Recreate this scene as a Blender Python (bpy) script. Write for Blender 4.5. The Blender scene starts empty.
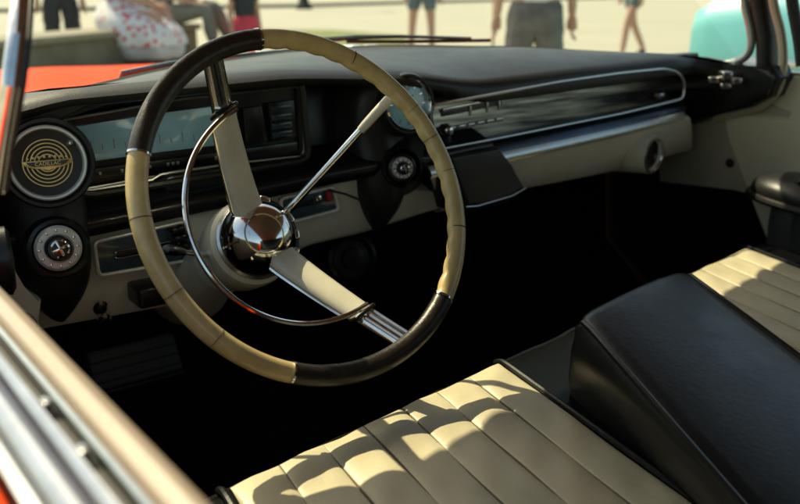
import bpy, bmesh, math, random
from mathutils import Vector, Matrix
random.seed(7)
PI = math.pi
scene = bpy.context.scene
COL = scene.collection

# ------------------------------------------------------------------ camera frame
CAM = Vector((-.9278, -.8611, 1.1404)); FPX = 884.5
YAW, PIT = math.radians(36.369), math.radians(17.283)
_d = Vector((math.sin(YAW)*math.cos(PIT), math.cos(YAW)*math.cos(PIT), -math.sin(PIT)))
_r = Vector((math.cos(YAW), -math.sin(YAW), 0)); _u = _r.cross(_d)
def ray(u, v): return _r*((u-400)/FPX) - _u*((v-252)/FPX) + _d
def P(u, v, x=None, y=None, z=None):
    """measured point of the photo on a known plane of the car"""
    q = ray(u, v)
    if x is not None: t = (x-CAM.x)/q.x
    elif y is not None: t = (y-CAM.y)/q.y
    else: t = (z-CAM.z)/q.z
    return CAM + q*t

# ------------------------------------------------------------------ materials
MATS = {}
def mat(name, col, rough=.5, metal=0, coat=0, var=0, vscale=20, bump=0, bscale=200, rvar=0, spec=.5, vcol=None, sheen=0):
    if name in MATS: return MATS[name]
    m = bpy.data.materials.new(name); m.use_nodes = True
    nt = m.node_tree; b = nt.nodes['Principled BSDF']
    b.inputs['Base Color'].default_value = (*col, 1)
    b.inputs['Roughness'].default_value = rough
    b.inputs['Metallic'].default_value = metal
    b.inputs['Coat Weight'].default_value = coat
    b.inputs['Coat Roughness'].default_value = .06
    b.inputs['Specular IOR Level'].default_value = spec
    b.inputs['Sheen Weight'].default_value = sheen
    tc = nt.nodes.new('ShaderNodeTexCoord')
    def noise(scale, detail=6, rg=.6):
        n = nt.nodes.new('ShaderNodeTexNoise'); n.inputs['Scale'].default_value = scale
        n.inputs['Detail'].default_value = detail; n.inputs['Roughness'].default_value = rg
        nt.links.new(tc.outputs['Object'], n.inputs['Vector']); return n
    if var:
        n = noise(vscale); rp = nt.nodes.new('ShaderNodeValToRGB')
        c2 = vcol or tuple(c*(1-var) for c in col)
        rp.color_ramp.elements[0].color = (*c2, 1); rp.color_ramp.elements[0].position = .32
        rp.color_ramp.elements[1].color = (*col, 1); rp.color_ramp.elements[1].position = .62
        nt.links.new(n.outputs['Fac'], rp.inputs['Fac']); nt.links.new(rp.outputs['Color'], b.inputs['Base Color'])
    if rvar:
        n = noise(vscale*2.3); mr = nt.nodes.new('ShaderNodeMapRange')
        mr.inputs['To Min'].default_value = max(.02, rough-rvar); mr.inputs['To Max'].default_value = rough+rvar
        nt.links.new(n.outputs['Fac'], mr.inputs['Value']); nt.links.new(mr.outputs['Result'], b.inputs['Roughness'])
    if bump:
        n = noise(bscale, 4); bp = nt.nodes.new('ShaderNodeBump')
        bp.inputs['Strength'].default_value = bump; bp.inputs['Distance'].default_value = .002
        nt.links.new(n.outputs['Fac'], bp.inputs['Height']); nt.links.new(bp.outputs['Normal'], b.inputs['Normal'])
    MATS[name] = m
    return m
BLACKV = mat('black_vinyl', (.011, .012, .012), .38, var=.35, vscale=30, bump=.25, bscale=420, rvar=.1)
DASHV = mat('dash_vinyl', (.019, .019, .015), .4, var=.35, vscale=7, bump=.2, bscale=420, rvar=.12, spec=.4)
SEATB = mat('seat_black_leather', (.010, .011, .011), .34, var=.3, vscale=11, bump=.14, bscale=130, rvar=.13, spec=.36)
CREAMV = mat('cream_vinyl', (.66, .585, .39), .42, var=.16, vscale=9, bump=.22, bscale=150, rvar=.08)
CREAMP = mat('cream_paint', (.74, .70, .55), .35, var=.1, vscale=9, rvar=.07, bump=.04, bscale=60)
IVORY = mat('aged_ivory_plastic', (.70, .51, .21), .32, coat=.25, var=.24, vscale=38, rvar=.1, bump=.05, bscale=160)
IVORYL = mat('ivory_spoke_paint', (.70, .65, .50), .34, coat=.2, var=.2, vscale=22, rvar=.08)
GRIPB = mat('worn_black_grip', (.016, .013, .010), .36, var=.9, vscale=60, vcol=(.035, .024, .012), bump=.35, bscale=150, rvar=.14)
CHROME = mat('chrome', (.80, .80, .78), .10, 1, var=.2, vscale=55, rvar=.08, bump=.03, bscale=35)
CHROMEW = mat('worn_chrome', (.62, .62, .6), .24, 1, var=.25, vscale=50, rvar=.12)
STEEL = mat('brushed_trim', (.62, .63, .60), .32, 1, var=.1, vscale=60, rvar=.06)
DARKMET = mat('dark_metal', (.085, .085, .08), .3, 1, var=.2, vscale=60, rvar=.05)
BLUEMET = mat('blue_steel_trim', (.10, .125, .165), .3, .9, var=.3, vscale=30, rvar=.1)
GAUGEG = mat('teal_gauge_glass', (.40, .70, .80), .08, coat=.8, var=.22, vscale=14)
BLUEPAN = mat('dark_blue_panel', (.045, .075, .09), .22, var=.4, vscale=50, coat=.4)
BLACKP = mat('black_plastic', (.009, .009, .009), .3, var=.2, vscale=30, rvar=.03)
RUBBER = mat('black_rubber', (.012, .012, .012), .6, var=.3, vscale=60)
GOLD = mat('gold_paint', (.80, .60, .22), .35, .5, var=.2, vscale=200)
CARPET = mat('black_carpet', (.010, .010, .009), .95, var=.5, vscale=150, bump=.8, bscale=600, spec=.1)
REDP = mat('red_car_paint', (.85, .060, .0), .5, coat=.02, spec=.03, var=.06, vscale=3)
REDL = mat('red_tag', (.35, .02, .02), .4, var=.2, vscale=60)
CLOTHTOP = mat('black_top_canvas', (.02, .02, .02), .9, var=.3, vscale=80, bump=.3, bscale=900)
TURQ = mat('turquoise_car_paint', (.17, .54, .54), .35, coat=.35, var=.05, vscale=2)
DGLASS = mat('dark_car_glass', (.02, .03, .03), .05, coat=1)
TAPE = mat('grey_plastic', (.30, .30, .27), .5, var=.2, vscale=50)
SKIN = mat('skin', (.50, .29, .20), .5, var=.1, vscale=12)
HAIRD = mat('dark_hair', (.03, .02, .015), .6, var=.4, vscale=80, bump=.5, bscale=120)
def dots_mat():
    m = bpy.data.materials.new('white_cloth_with_red_dots'); m.use_nodes = True
    nt = m.node_tree; b = nt.nodes['Principled BSDF']; b.inputs['Roughness'].default_value = .85
    tc = nt.nodes.new('ShaderNodeTexCoord'); v = nt.nodes.new('ShaderNodeTexVoronoi'); v.inputs['Scale'].default_value = 15
    rp = nt.nodes.new('ShaderNodeValToRGB'); rp.color_ramp.elements[0].position = .30; rp.color_ramp.elements[1].position = .36
    rp.color_ramp.elements[0].color = (.62, .03, .04, 1); rp.color_ramp.elements[1].color = (.72, .70, .70, 1)
    nt.links.new(tc.outputs['Object'], v.inputs['Vector']); nt.links.new(v.outputs['Distance'], rp.inputs['Fac'])
    nt.links.new(rp.outputs['Color'], b.inputs['Base Color']); return m
DOTS = dots_mat()
def glass_mat():
    m = bpy.data.materials.new('windscreen_glass'); m.use_nodes = True
    nt = m.node_tree; nt.nodes.clear()
    out = nt.nodes.new('ShaderNodeOutputMaterial'); mix = nt.nodes.new('ShaderNodeMixShader')
    tr = nt.nodes.new('ShaderNodeBsdfTransparent'); tr.inputs['Color'].default_value = (.93, .96, .93, 1)
    gl = nt.nodes.new('ShaderNodeBsdfGlossy'); gl.inputs['Roughness'].default_value = .01
    fr = nt.nodes.new('ShaderNodeMath'); fr.operation = 'MULTIPLY_ADD'; fr.inputs[1].default_value = .35; fr.inputs[2].default_value = .035
    lw = nt.nodes.new('ShaderNodeLayerWeight'); pw = nt.nodes.new('ShaderNodeMath'); pw.operation = 'POWER'; pw.inputs[1].default_value = 5
    nt.links.new(lw.outputs['Facing'], pw.inputs[0]); nt.links.new(pw.outputs[0], fr.inputs[0])
    nt.links.new(fr.outputs[0], mix.inputs[0]); nt.links.new(tr.outputs[0], mix.inputs[1]); nt.links.new(gl.outputs[0], mix.inputs[2])
    nt.links.new(mix.outputs[0], out.inputs['Surface']); return m
GLASS = glass_mat()

# ------------------------------------------------------------------ mesh helpers
def obj(name, bm, m, parent=None, smooth=True, sharp=35, subsurf=0):
    bmesh.ops.recalc_face_normals(bm, faces=bm.faces)
    me = bpy.data.meshes.new(name); bm.to_mesh(me); bm.free()
    if smooth:
        me.polygons.foreach_set('use_smooth', [True]*len(me.polygons))
        me.set_sharp_from_angle(angle=math.radians(sharp))
    for mm in (m if isinstance(m, (list, tuple)) else [m]): me.materials.append(mm)
    o = bpy.data.objects.new(name, me); COL.objects.link(o)
    if parent: o.parent = parent
    if subsurf:
        s = o.modifiers.new('sub', 'SUBSURF'); s.levels = s.render_levels = subsurf
    return o
def tag(o, label=None, cat=None, group=None, kind=None):
    for k, v in (('label', label), ('category', cat), ('group', group), ('kind', kind)):
        if v: o[k] = v
    return o
def empty(name, label, cat, loc=(0, 0, 0), rz=0, group=None):
    o = bpy.data.objects.new(name, None); COL.objects.link(o); o.empty_display_size = .1
    o.location = loc; o.rotation_euler = (0, 0, rz)
    return tag(o, label, cat, group)
def B(): return bmesh.new()
def frame(axis):
    a = Vector(axis).normalized(); h = Vector((0, 0, 1)) if abs(a.z) < .9 else Vector((0, 1, 0))
    x = h.cross(a).normalized(); return x, a.cross(x), a
def lathe(bm, o, axis, prof, n=40, sx=1, sy=1):
    """prof: (radius, height along axis)"""
    X, Y, A = frame(axis); o = Vector(o); rings = []
    for r, h in prof:
        if r < 1e-6: rings.append([bm.verts.new(o+A*h)])
        else: rings.append([bm.verts.new(o+A*h+X*(r*sx*math.cos(2*PI*k/n))+Y*(r*sy*math.sin(2*PI*k/n))) for k in range(n)])
    for a, b in zip(rings, rings[1:]):
        for k in range(n):
            k2 = (k+1) % n
            if len(a) == 1 and len(b) == 1: continue
            if len(a) == 1: bm.faces.new((a[0], b[k2], b[k]))
            elif len(b) == 1: bm.faces.new((a[k], a[k2], b[0]))
            else: bm.faces.new((a[k], a[k2], b[k2], b[k]))
def tube(bm, pts, r, n=12, closed=False, cap=True, shape=None):
    """sweep a circle (or a given (a,b) cross shape scaled by r) along pts; r number or list"""
    pts = [Vector(p) for p in pts]; N = len(pts)
    rs = r if isinstance(r, (list, tuple)) else [r]*N
    T = []
    for i in range(N):
        a = pts[(i-1) % N] if closed or i > 0 else pts[i]; b = pts[(i+1) % N] if closed or i < N-1 else pts[i]
        T.append((b-a).normalized())
    X, Y, _ = frame(T[0]); rings = []
    for i in range(N):
        X = (X - T[i]*X.dot(T[i])).normalized(); Y = T[i].cross(X)
        sh = shape or [(math.cos(2*PI*k/n), math.sin(2*PI*k/n)) for k in range(n)]
        rings.append([bm.verts.new(pts[i]+X*(rs[i]*a)+Y*(rs[i]*b)) for a, b in sh])
    m = len(rings[0])
    for i in range(N if closed else N-1):
        a, b = rings[i], rings[(i+1) % N]
        for k in range(m): bm.faces.new((a[k], a[(k+1) % m], b[(k+1) % m], b[k]))
    if cap and not closed: bm.faces.new(rings[0][::-1]); bm.faces.new(rings[-1])
def loft(bm, secs, closed=False, cap=False):
    rows = [[bm.verts.new(p) for p in s] for s in secs]; m = len(rows[0])
    for a, b in zip(rows, rows[1:]):
        for k in range(m if closed else m-1):
            k2 = (k+1) % m; bm.faces.new((a[k], a[k2], b[k2], b[k]))
    if cap: bm.faces.new(rows[0][::-1]); bm.faces.new(rows[-1])
def slab(bm, pts, depth, bev=0, seg=2):
    """polygon pts (3D) extruded by vector depth, edges bevelled"""
    depth = Vector(depth)
    a = [bm.verts.new(p) for p in pts]; b = [bm.verts.new(Vector(p)+depth) for p in pts]; n = len(a)
    fs = [bm.faces.new(a), bm.faces.new(b[::-1])]
    fs += [bm.faces.new((a[k], b[k], b[(k+1) % n], a[(k+1) % n])) for k in range(n)]
    if bev:
        es = list({e for f in fs[:1] for e in f.edges})
        bmesh.ops.bevel(bm, geom=es, offset=bev, segments=seg, affect='EDGES', profile=.5)
def rbox(bm, c, size, R=None, bev=.004, seg=3):
    g = bmesh.ops.create_cube(bm, size=1)['verts']
    M = Matrix.Translation(Vector(c)) @ (R.to_4x4() if R else Matrix.Identity(4)) @ Matrix.Diagonal((*size, 1))
    bmesh.ops.transform(bm, matrix=M, verts=g)
    if bev:
        es = list({e for v in g for e in v.link_edges})
        bmesh.ops.bevel(bm, geom=es, offset=bev, segments=seg, affect='EDGES', profile=.5)
def arc(c, e1, e2, r, a0, a1, n):
    return [Vector(c)+e1*(r*math.cos(math.radians(a0+(a1-a0)*i/(n-1))))+e2*(r*math.sin(math.radians(a0+(a1-a0)*i/(n-1)))) for i in range(n)]
def lerp(a, b, t): return a+(b-a)*t
def interp(x, xs, ys):
    if x <= xs[0]: return ys[0]
    for i in range(len(xs)-1):
        if x <= xs[i+1]:
            t = (x-xs[i])/(xs[i+1]-xs[i]); t = t*t*(3-2*t)*.5+t*.5
            return lerp(ys[i], ys[i+1], t)
    return ys[-1]
def text_mesh(s, size, M, m, name, parent, ext=.0004):
    cu = bpy.data.curves.new('t', 'FONT'); cu.body = s; cu.size = size; cu.align_x = 'CENTER'; cu.align_y = 'CENTER'; cu.extrude = ext
    o = bpy.data.objects.new('t', cu); COL.objects.link(o)
    dg = bpy.context.evaluated_depsgraph_get(); me = bpy.data.meshes.new_from_object(o.evaluated_get(dg))
    bpy.data.objects.remove(o); me.transform(M); me.materials.clear(); me.materials.append(m); me.name = name
    r = bpy.data.objects.new(name, me); COL.objects.link(r); r.parent = parent
    return r

# ================================================================== THE CAR
car = empty('convertible_car', 'old red convertible seen from its driver window, black and cream inside, ivory steering wheel', 'car')

# ------------------------------------------------------------------ steering wheel
WC = Vector((-.419, 0, .893)); WA = math.radians(28.83)
WN = Vector((0, -math.cos(WA), math.sin(WA))); W1 = Vector((1, 0, 0)); W2 = Vector((0, math.sin(WA), math.cos(WA)))
def WP(r, deg, dep=0):
    a = math.radians(deg); return WC - WN*dep + W1*(r*math.cos(a)) + W2*(r*math.sin(a))
RR = .2025
G1, G2 = (93, 157), (-115, -47)
def rim_piece(a0, a1, tr, scallop=0):
    bm = B(); n = max(8, int(abs(a1-a0)/1.2)); secs = []
    for i in range(n+1):
        ang = lerp(a0, a1, i/n); e = W1*math.cos(math.radians(ang)) + W2*math.sin(math.radians(ang)); row = []
        for k in range(18):
            q = 2*PI*k/18; rr = tr; ca, sa = math.cos(q), math.sin(q)
            if scallop and ca < .3:      # finger notches on the inner back face
                f = abs(math.sin(math.radians(ang)*360/7.5/2)); rr = tr*(1 + scallop*(f-.45)*max(0, min(1, (.3-ca)))*(1 if sa < .6 else .3))
            row.append(WC + e*(RR + rr*ca) + WN*(rr*.92*sa))
        secs.append(row)
    loft(bm, secs, True, True); return bm
wheel = obj('steering_wheel', rim_piece(G2[1], G1[0], .0117, .17), IVORY, car)
wheel['label'] = 'large two spoke wheel, ivory rim with worn black grips'
obj('ivory_rim', rim_piece(G1[1], G2[0]+360, .0117), IVORY, wheel)
for a0, a1 in (G1, G2):
    obj('black_grip', rim_piece(a0+.3, a1-.3, .0125), GRIPB, wheel)
    for a in (a0, a1):
        bm = B(); tube(bm, [WP(RR, a-.35), WP(RR, a+.35)], .0132, 24); obj('grip_ring', bm, CHROME, wheel)
for a in (16, 2.5, -19, 28.5, 177, 201, 219, 57):
    hw_ = random.uniform(.05, .17); bm = B(); tube(bm, [WP(RR, a-hw_), WP(RR, a+hw_)], .01182, 24)
    obj('rim_seam', bm, mat('seam_dark', (.05, .04, .025), .6), wheel)
HUBD = .163
def hdep(q): return HUBD-.022 - (HUBD-.022)*max(0, (q-.03)/(RR-.03))**1.15
def spoke(ang, t0, t1, w0, w1, d0, d1, m, name, off=0):
    """tapered flat bar from the hub out to the rim"""
    bm = B(); e = W1*math.cos(math.radians(ang)) + W2*math.sin(math.radians(ang)); s = WN.cross(e); secs = []
    def depth(r): return HUBD-.022 - (HUBD-.022)*max(0, (r-.03)/(RR-.03))**1.15
    for i in range(9):
        t = i/8; r = lerp(t0, t1, t); w = lerp(w0, w1, t)/2; h = lerp(d0, d1, t)
        c = WC + e*r - WN*(depth(r)-off)
        secs.append([c+s*a*w+WN*b*h for a, b in ((-1, -.6), (-1.03, -.1), (-.93, .22), (-.72, .5), (-.4, .72), (0, .80), (.4, .72), (.72, .5), (.93, .22), (1.03, -.1), (1, -.6), (.5, -1), (-.5, -1))])
    loft(bm, secs, True, True); return obj(name, bm, m, wheel, sharp=28)
for ang in (111, -69):
    spoke(ang, .028, .146, .042, .031, .013, .011, IVORYL, 'ivory_spoke')
    spoke(ang, .140, .197, .030, .025, .010, .009, CHROME, 'chrome_spoke_end')
    bm = B(); e = W1*math.cos(math.radians(ang)) + W2*math.sin(math.radians(ang)); s = WN.cross(e)
    for k in (-.3, 0, .3):   # raised ribs along the chrome end
        tube(bm, [WP(q, ang, hdep(q)-.0078)+s*k*.026 for q in (.152, .165, .18, .193)], .0018, 6)
    obj('spoke_rib', bm, CHROMEW, wheel)
    bm = B(); e_ = W1*math.cos(math.radians(ang)) + W2*math.sin(math.radians(ang)); s_ = WN.cross(e_); c_ = WP(.1465, ang, hdep(.1465))
    rbox(bm, c_, (.036, .006, .020), Matrix((s_, e_, WN)).transposed(), .003); obj('spoke_clamp', bm, BLACKP, wheel)
    spoke(ang, .02, .139, .046, .034, .008, .006, CHROME, 'chrome_spoke_back', -.009)
# horn ring: thin chrome bow on the lower left side between the spokes
bm = B(); pts = [WP(.1365+.004*abs(2*t-1)**6, lerp(108, 293, t), .047-.010*abs(2*t-1)**2) for t in [i/64 for i in range(65)]]
tube(bm, pts, .0036, 10); obj('horn_ring', bm, CHROME, wheel)
# hub
ho = WC - WN*HUBD
bm = B(); lathe(bm, ho, WN, [(.049, -.018), (.0505, -.006), (.050, .005), (.047, .017), (.041, .027), (.033, .035), (.023, .041), (.012, .0445), (0, .0455)], 48)
obj('chrome_hub', bm, CHROME, wheel)
bm = B(); lathe(bm, ho, WN, [(.046, -.09), (.057, -.066), (.0595, -.032), (.058, -.020), (.052, -.014), (.045, -.014)], 48)
obj('ivory_hub_collar', bm, IVORYL, wheel)
bm = B(); lathe(bm, ho, WN, [(.050, -.016), (.0535, -.013), (.0535, -.010), (.050, -.007)], 48)
obj('hub_ring', bm, CHROMEW, wheel)
for a, sz in ((22, (.012, .020, .018)), (-40, (.014, .024, .016)), (66, (.012, .016, .016)), (-8, (.009, .014, .024))):     # clamps where the spokes are held
    bm = B(); rbox(bm, ho+W1*(.0505*math.cos(math.radians(a)))+W2*(.0505*math.sin(math.radians(a)))+WN*.002, sz, Matrix((W1, W2, WN)).transposed() @ Matrix.Rotation(math.radians(a), 3, 'Z'), .003); obj('hub_clamp', bm, CHROME, wheel)
bm = B(); tube(bm, arc(ho-WN*.004, W1, W2, .0565, -62, 78, 24), .0042, 8); obj('horn_contact_ring', bm, BLACKP, wheel)

# ------------------------------------------------------------------ steering column
bm = B(); lathe(bm, ho, -WN, [(.040, .085), (.040, .13), (.043, .16), (.052, .22), (.06, .26), (.06, .30)], 36)
column = obj('steering_column', bm, IVORYL, car)
bm = B(); lathe(bm, ho, -WN, [(.044, .092), (.047, .095), (.047, .118), (.044, .121)], 36)
obj('shift_bowl', bm, CREAMP, column)
# gear lever
g0 = ho - WN*.03 + W1*.042 + W2*.018; g1 = P(389, 99, y=.085)
def along(a, b, t): return a.lerp(b, t)
bm = B(); tube(bm, [along(g0, g1, t) for t in (0, .1, .2, .4, .78)], [.0075, .0062, .0056, .0052, .005], 14)
lever = obj('gear_lever', bm, CHROME, column)
bm = B(); L = (g1-g0); lathe(bm, along(g0, g1, .76), L, [(0, 0), (.0054, 0), (.0062, .01), (.0066, .03), (.0066, L.length*.235), (.0054, L.length*.243), (0, L.length*.245)], 20)
obj('lever_knob', bm, IVORYL, lever)
bm = B(); lathe(bm, g0-L.normalized()*.008, L, [(0, 0), (.012, .002), (.0125, .012), (.009, .018), (0, .019)], 20)
obj('lever_collar', bm, CHROME, lever)
# indicator lever
i0 = ho - WN*.045 - W1*.05 - W2*.004; i1 = P(163, 249, y=.10)
bm = B(); tube(bm, [along(i0, i1, t) for t in (0, .3, .62)], [.0042, .0036, .0034], 10)
ind = obj('indicator_lever', bm, CHROME, column)
bm = B(); lathe(bm, along(i0, i1, .6), i1-i0, [(0, 0), (.0045, .001), (.0062, .02), (.0066, .04), (.005, .047), (0, .048)], 16)
obj('lever_tip', bm, DARKMET, ind)

# ------------------------------------------------------------------ dashboard: padded top and instrument recess
XS = [-.76, -.70, -.60, -.30, -.10, .10, .40, .60, .70, .80]
BASEY = [.16, .27, .42, .56, .60, .60, .55, .43, .32, .20]
BASEZ = [.955, .968, .984, 1.000, 1.008, 1.010, .998, .985, .968, .950]
BRY = [.23, .255, .27, .275, .275, .275, .275, .28, .29, .20]
def base(x): return Vector((x, interp(x, XS, BASEY), interp(x, XS, BASEZ)))
LIPZ = [.958, .974, .987, .992, .980, .937, .943, .948, .945, .915]
def dash_section(x):
    b = base(x); by = interp(x, XS, BRY); lz = interp(x, XS, LIPZ)
    tz = lz+.018 if x < -.1 else lz+lerp(.018, .036, min(1, (x+.1)/.2))
    pts = [(b.y+.01, b.z-.012), (b.y, b.z), (lerp(b.y, by, .35), lerp(b.z, tz, .2)+.004), (lerp(b.y, by, .7), lerp(b.z, tz, .6)+.006), (by+.022, tz+.001),
           (by+.006, tz-.006), (by, lerp(tz, lz, .55)), (by+.002, lz), (by+.012, lz-.004), (by+.045, lz+.002), (by+.10, lz)]
    return [Vector((x, y, z)) for y, z in pts]
bm = B(); xs = [-.76+1.56*i/60 for i in range(61)]
loft(bm, [dash_section(x) for x in xs])
dash = obj('dashboard', bm, DASHV, car, sharp=60)
# recess back board and under-roll
bm = B()
def back_section(x):
    lz = interp(x, XS, LIPZ)
    zb = interp(x, [-.7, -.12, -.02, .1, .7], [.836, .862, .862, .868, .868])
    fy = interp(x, [-.7, -.12, 0, .1, .7], [.285, .285, .285, .285, .275])
    pts = [(.385, lz+.01), (.375, lz-.01), (.365, zb+.02), (fy+.02, zb), (fy+.002, zb-.006), (fy, zb-.014), (fy+.004, zb-.028), (fy+.03, zb-.036), (fy+.08, zb-.036)]
    return [Vector((x, y, z)) for y, z in pts]
loft(bm, [back_section(-.70+.82*i/24) for i in range(25)])
obj('instrument_surround', bm, BLACKP, dash, sharp=60)
# instrument cluster: framed glass, right gauge block, strip under it
def quad(us, y): return [P(u, v, y=y) for u, v in us]
def panel(name, us, y, th, m, parent, bev=.002):
    bm = B(); slab(bm, quad(us, y), (0, th, 0), bev); return obj(name, bm, m, parent)
def frame_tube(name, us, y, r, m, parent, rad=3):
    """rounded rectangular bead"""
    c = quad(us, y); n = len(c); pts = []
    for i in range(n):
        a, b, d = c[i-1], c[i], c[(i+1) % n]
        k1 = b.lerp(a, min(.45, rad*.004/(a-b).length)); k2 = b.lerp(d, min(.45, rad*.004/(d-b).length))
        for t in (0, .25, .5, .75, 1): pts.append(k1.lerp(b, t).lerp(b.lerp(k2, t), t))
    bm = B(); tube(bm, pts, r, 8, True); return obj(name, bm, m, parent)
cl = panel('instrument_cluster', [(56, 119), (180, 98), (303, 84), (306, 157), (190, 173), (80, 194)], .352, .02, BLACKP, dash)
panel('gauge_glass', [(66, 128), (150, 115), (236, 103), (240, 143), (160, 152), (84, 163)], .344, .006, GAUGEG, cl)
frame_tube('cluster_trim', [(57, 121), (180, 99), (302, 86), (304, 155), (190, 170), (80, 190)], .345, .0022, STEEL, cl)
bm = B()
for i in range(13):       # faint scale ticks in the gauge glass
    u = 92+i*11.4; v = 151-i*1.15; tube(bm, [P(u, v, y=.3432), P(u-1.2, v-(10 if i % 2 == 0 else 6), y=.3432)], .0006, 5)
obj('scale_tick', bm, TAPE, cl)
panel('gauge_block', [(243, 108), (262, 106), (268, 143), (246, 146)], .344, .006, BLACKP, cl)
panel('gauge_block', [(268, 103), (294, 100), (297, 137), (272, 142)], .344, .006, BLACKP, cl)
for k in range(4):
    panel('warning_lamp', [(271+k*.5, 107+k*8.6), (291+k*.5, 104.5+k*8.6), (291.6+k*.5, 110+k*8.6), (271.6+k*.5, 112.6+k*8.6)], .341, .003, BLUEPAN, cl, .001)
panel('selector_strip', [(86, 170), (200, 155), (297, 142), (298, 150), (200, 164), (88, 181)], .343, .006, DARKMET, cl, .001)
for i, u in enumerate((100, 122, 128, 134, 150, 168, 173, 178, 216, 222)):
    v = 175.5-(u-86)*.135; bm = B(); rbox(bm, P(u, v, y=.3425), (.004, .002, .005), None, .0005); obj('strip_mark', bm, STEEL, cl)
bm = B(); tube(bm, [P(80, 192, y=.30), P(118, 186, y=.30), P(152, 180, y=.30), P(160, 175, y=.30), P(170, 173, y=.30), P(240, 163, y=.30), P(303, 156, y=.30)], .0026, 8)
obj('ledge_trim', bm, STEEL, dash)
bm = B(); slab(bm, quad([(172, 176), (232, 167), (236, 183), (168, 192), (160, 183)], .293), (0, .012, 0), .003)
obj('dash_drawer', bm, BLACKP, dash)

bm = B(); slab(bm, quad([(-14, 124), (8, 108), (40, 101), (80, 97), (128, 92), (100, 99), (74, 106), (57, 114), (52, 124), (56, 136), (72, 143), (80, 152), (20, 168), (-14, 200)], .274), (0, .09, 0), .006, 3); obj('dash_shoulder', bm, DASHV, dash)
frame_tube('cave_edge', [(50, 119), (112, 98), (180, 88), (301, 79), (309, 160), (200, 178), (80, 197), (62, 160)], .292, .0055, DASHV, dash, 5)
# pods: tall black housing with a round face above and a knob below
def pod(cx, cy, zt, zk, r):
    bm = B(); secs = []
    for z, hw, yf in ((zt+.055, .030, cy+.03), (zt+.035, .048, cy+.02), (zt, .056, cy+.018), (zt-.05, .056, cy+.02), (zk+.035, .052, cy+.012), (zk, .05, cy+.004), (zk-.035, .047, cy+.004), (zk-.065, .036, cy+.012), (zk-.092, .018, cy+.03), (zk-.105, .006, cy+.045)):
        secs.append([Vector((cx+hw*a, yf+(.10 if b > 0 else 0)*b + (.022*(1-abs(a)) * -1 if b == 0 else 0), z)) for a, b in ((-1, 1), (-1, .25), (-.85, 0), (-.45, 0), (0, 0), (.45, 0), (.85, 0), (1, .25), (1, 1))])
    loft(bm, secs, True, True); return bm
A1 = Vector((-.18, -1, .16)).normalized(); d1 = P(48, 163, y=.250)
podL = obj('vent_pod', pod(d1.x+.005, .268, d1.z-.005, .80, .05), DASHV, dash, sharp=180, subsurf=2)
bm = B(); lathe(bm, d1, A1, [(.052, -.10), (.056, -.03), (.056, -.004), (.0535, .003), (.050, .003), (.047, -.004), (.040, -.006), (0, -.006)], 56)
obj('vent_barrel', bm, DASHV, podL)
bm = B(); lathe(bm, d1, A1, [(.0450, -.006), (.0462, -.001), (.0445, .0016), (.0420, .0012), (.0405, -.006)], 64)
obj('chrome_bezel', bm, mat('satin_ring', (.80, .80, .72), .35, .25, var=.15, vscale=60), podL)
X1, Y1, _ = frame(A1); bm = B()
if X1.x < 0: X1 = -X1
Y1 = A1.cross(X1)
for r in (.0105, .015, .0195, .024, .0285):
    lathe(bm, d1, A1, [(r-.0008, -.0062), (r-.0006, -.005), (r+.0006, -.005), (r+.0008, -.0062)], 56)
for k in range(8):
    c = d1+A1*-.005+X1*(-.0225+k*.00643)+Y1*(.0078-.00012*(k-3.5)**2)
    lathe(bm, c, A1, [(0, .0026), (.0017, .002), (.0017, 0)], 8)
badge = obj('badge_rings', bm, GOLD, podL)
bm = B()
s = [(-.030, .0035), (.030, .0035), (.027, -.002), (.018, -.0055), (.006, -.0065), (0, -.0095), (-.006, -.0065), (-.018, -.0055), (-.027, -.002)]
slab(bm, [d1+A1*-.0025+X1*a+Y1*b for a, b in s], -A1*.002, .0006)
obj('badge_banner', bm, GOLD, podL)
bm = B(); slab(bm, [d1+A1*-.0018+X1*a+Y1*b for a, b in [(-.025, .0022), (.025, .0022), (.0215, -.0015), (.016, -.0038), (-.016, -.0038), (-.0215, -.0015)]], -A1*.0015)
obj('banner_field', bm, BLACKP, podL)
M1 = Matrix.Translation(d1+A1*-.0014+Y1*-.0008) @ Matrix((X1, Y1, A1)).transposed().to_4x4()
text_mesh('CADILLAC', .0064, M1, GOLD, 'badge_lettering', podL)
bm = B(); lathe(bm, d1+X1*.028+Y1*.022, A1, [(.004, -.006), (.004, .002), (.002, .006), (0, .0065)], 14); obj('vent_latch', bm, STEEL, podL)
def ign(c, ax, r, parent, name):
    bm = B(); lathe(bm, c, ax, [(r*1.42, -.03), (r*1.42, -.004), (r*1.3, .003), (r*1.14, .004), (r*1.05, -.001)], 44); obj('knob_housing', bm, BLACKP, parent)
    bm = B(); lathe(bm, c, ax, [(r*1.02, -.004), (r*1.03, .003), (r*.92, .006), (r*.66, .0065), (r*.64, .002), (0, .002)], 44); k = obj(name, bm, mat('satin_ring', (.8, .8, .72)), parent)
    bm = B(); lathe(bm, c, ax, [(r*.6, .001), (r*.58, .012), (r*.5, .015), (0, .016)], 32); obj('knob_centre', bm, BLACKP, k)
    X, Y, A = frame(ax); bm = B()
    lathe(bm, c+A*.016, ax, [(r*.40, -.001), (r*.42, .002), (r*.34, .003), (r*.32, 0)], 28)
    for a in (20, 110): rbox(bm, c+A*.0165, (r*.72, r*.13, .004), Matrix((X, Y, A)).transposed() @ Matrix.Rotation(math.radians(a), 3, 'Z'), .0006)
    for q in range(12):
        a = 2*PI*q/12; p = c+A*.0055+(X*math.cos(a)+Y*math.sin(a))*r*.82
        rbox(bm, p, (.0042, .0028, .003), Matrix((X, Y, A)).transposed() @ Matrix.Rotation(a, 3, 'Z'), .0005)
    obj('knob_mark', bm, CHROME, k)
ign(P(58, 248, y=.235), Vector((-.12, -1, .2)), .0275, podL, 'light_switch')
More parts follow.
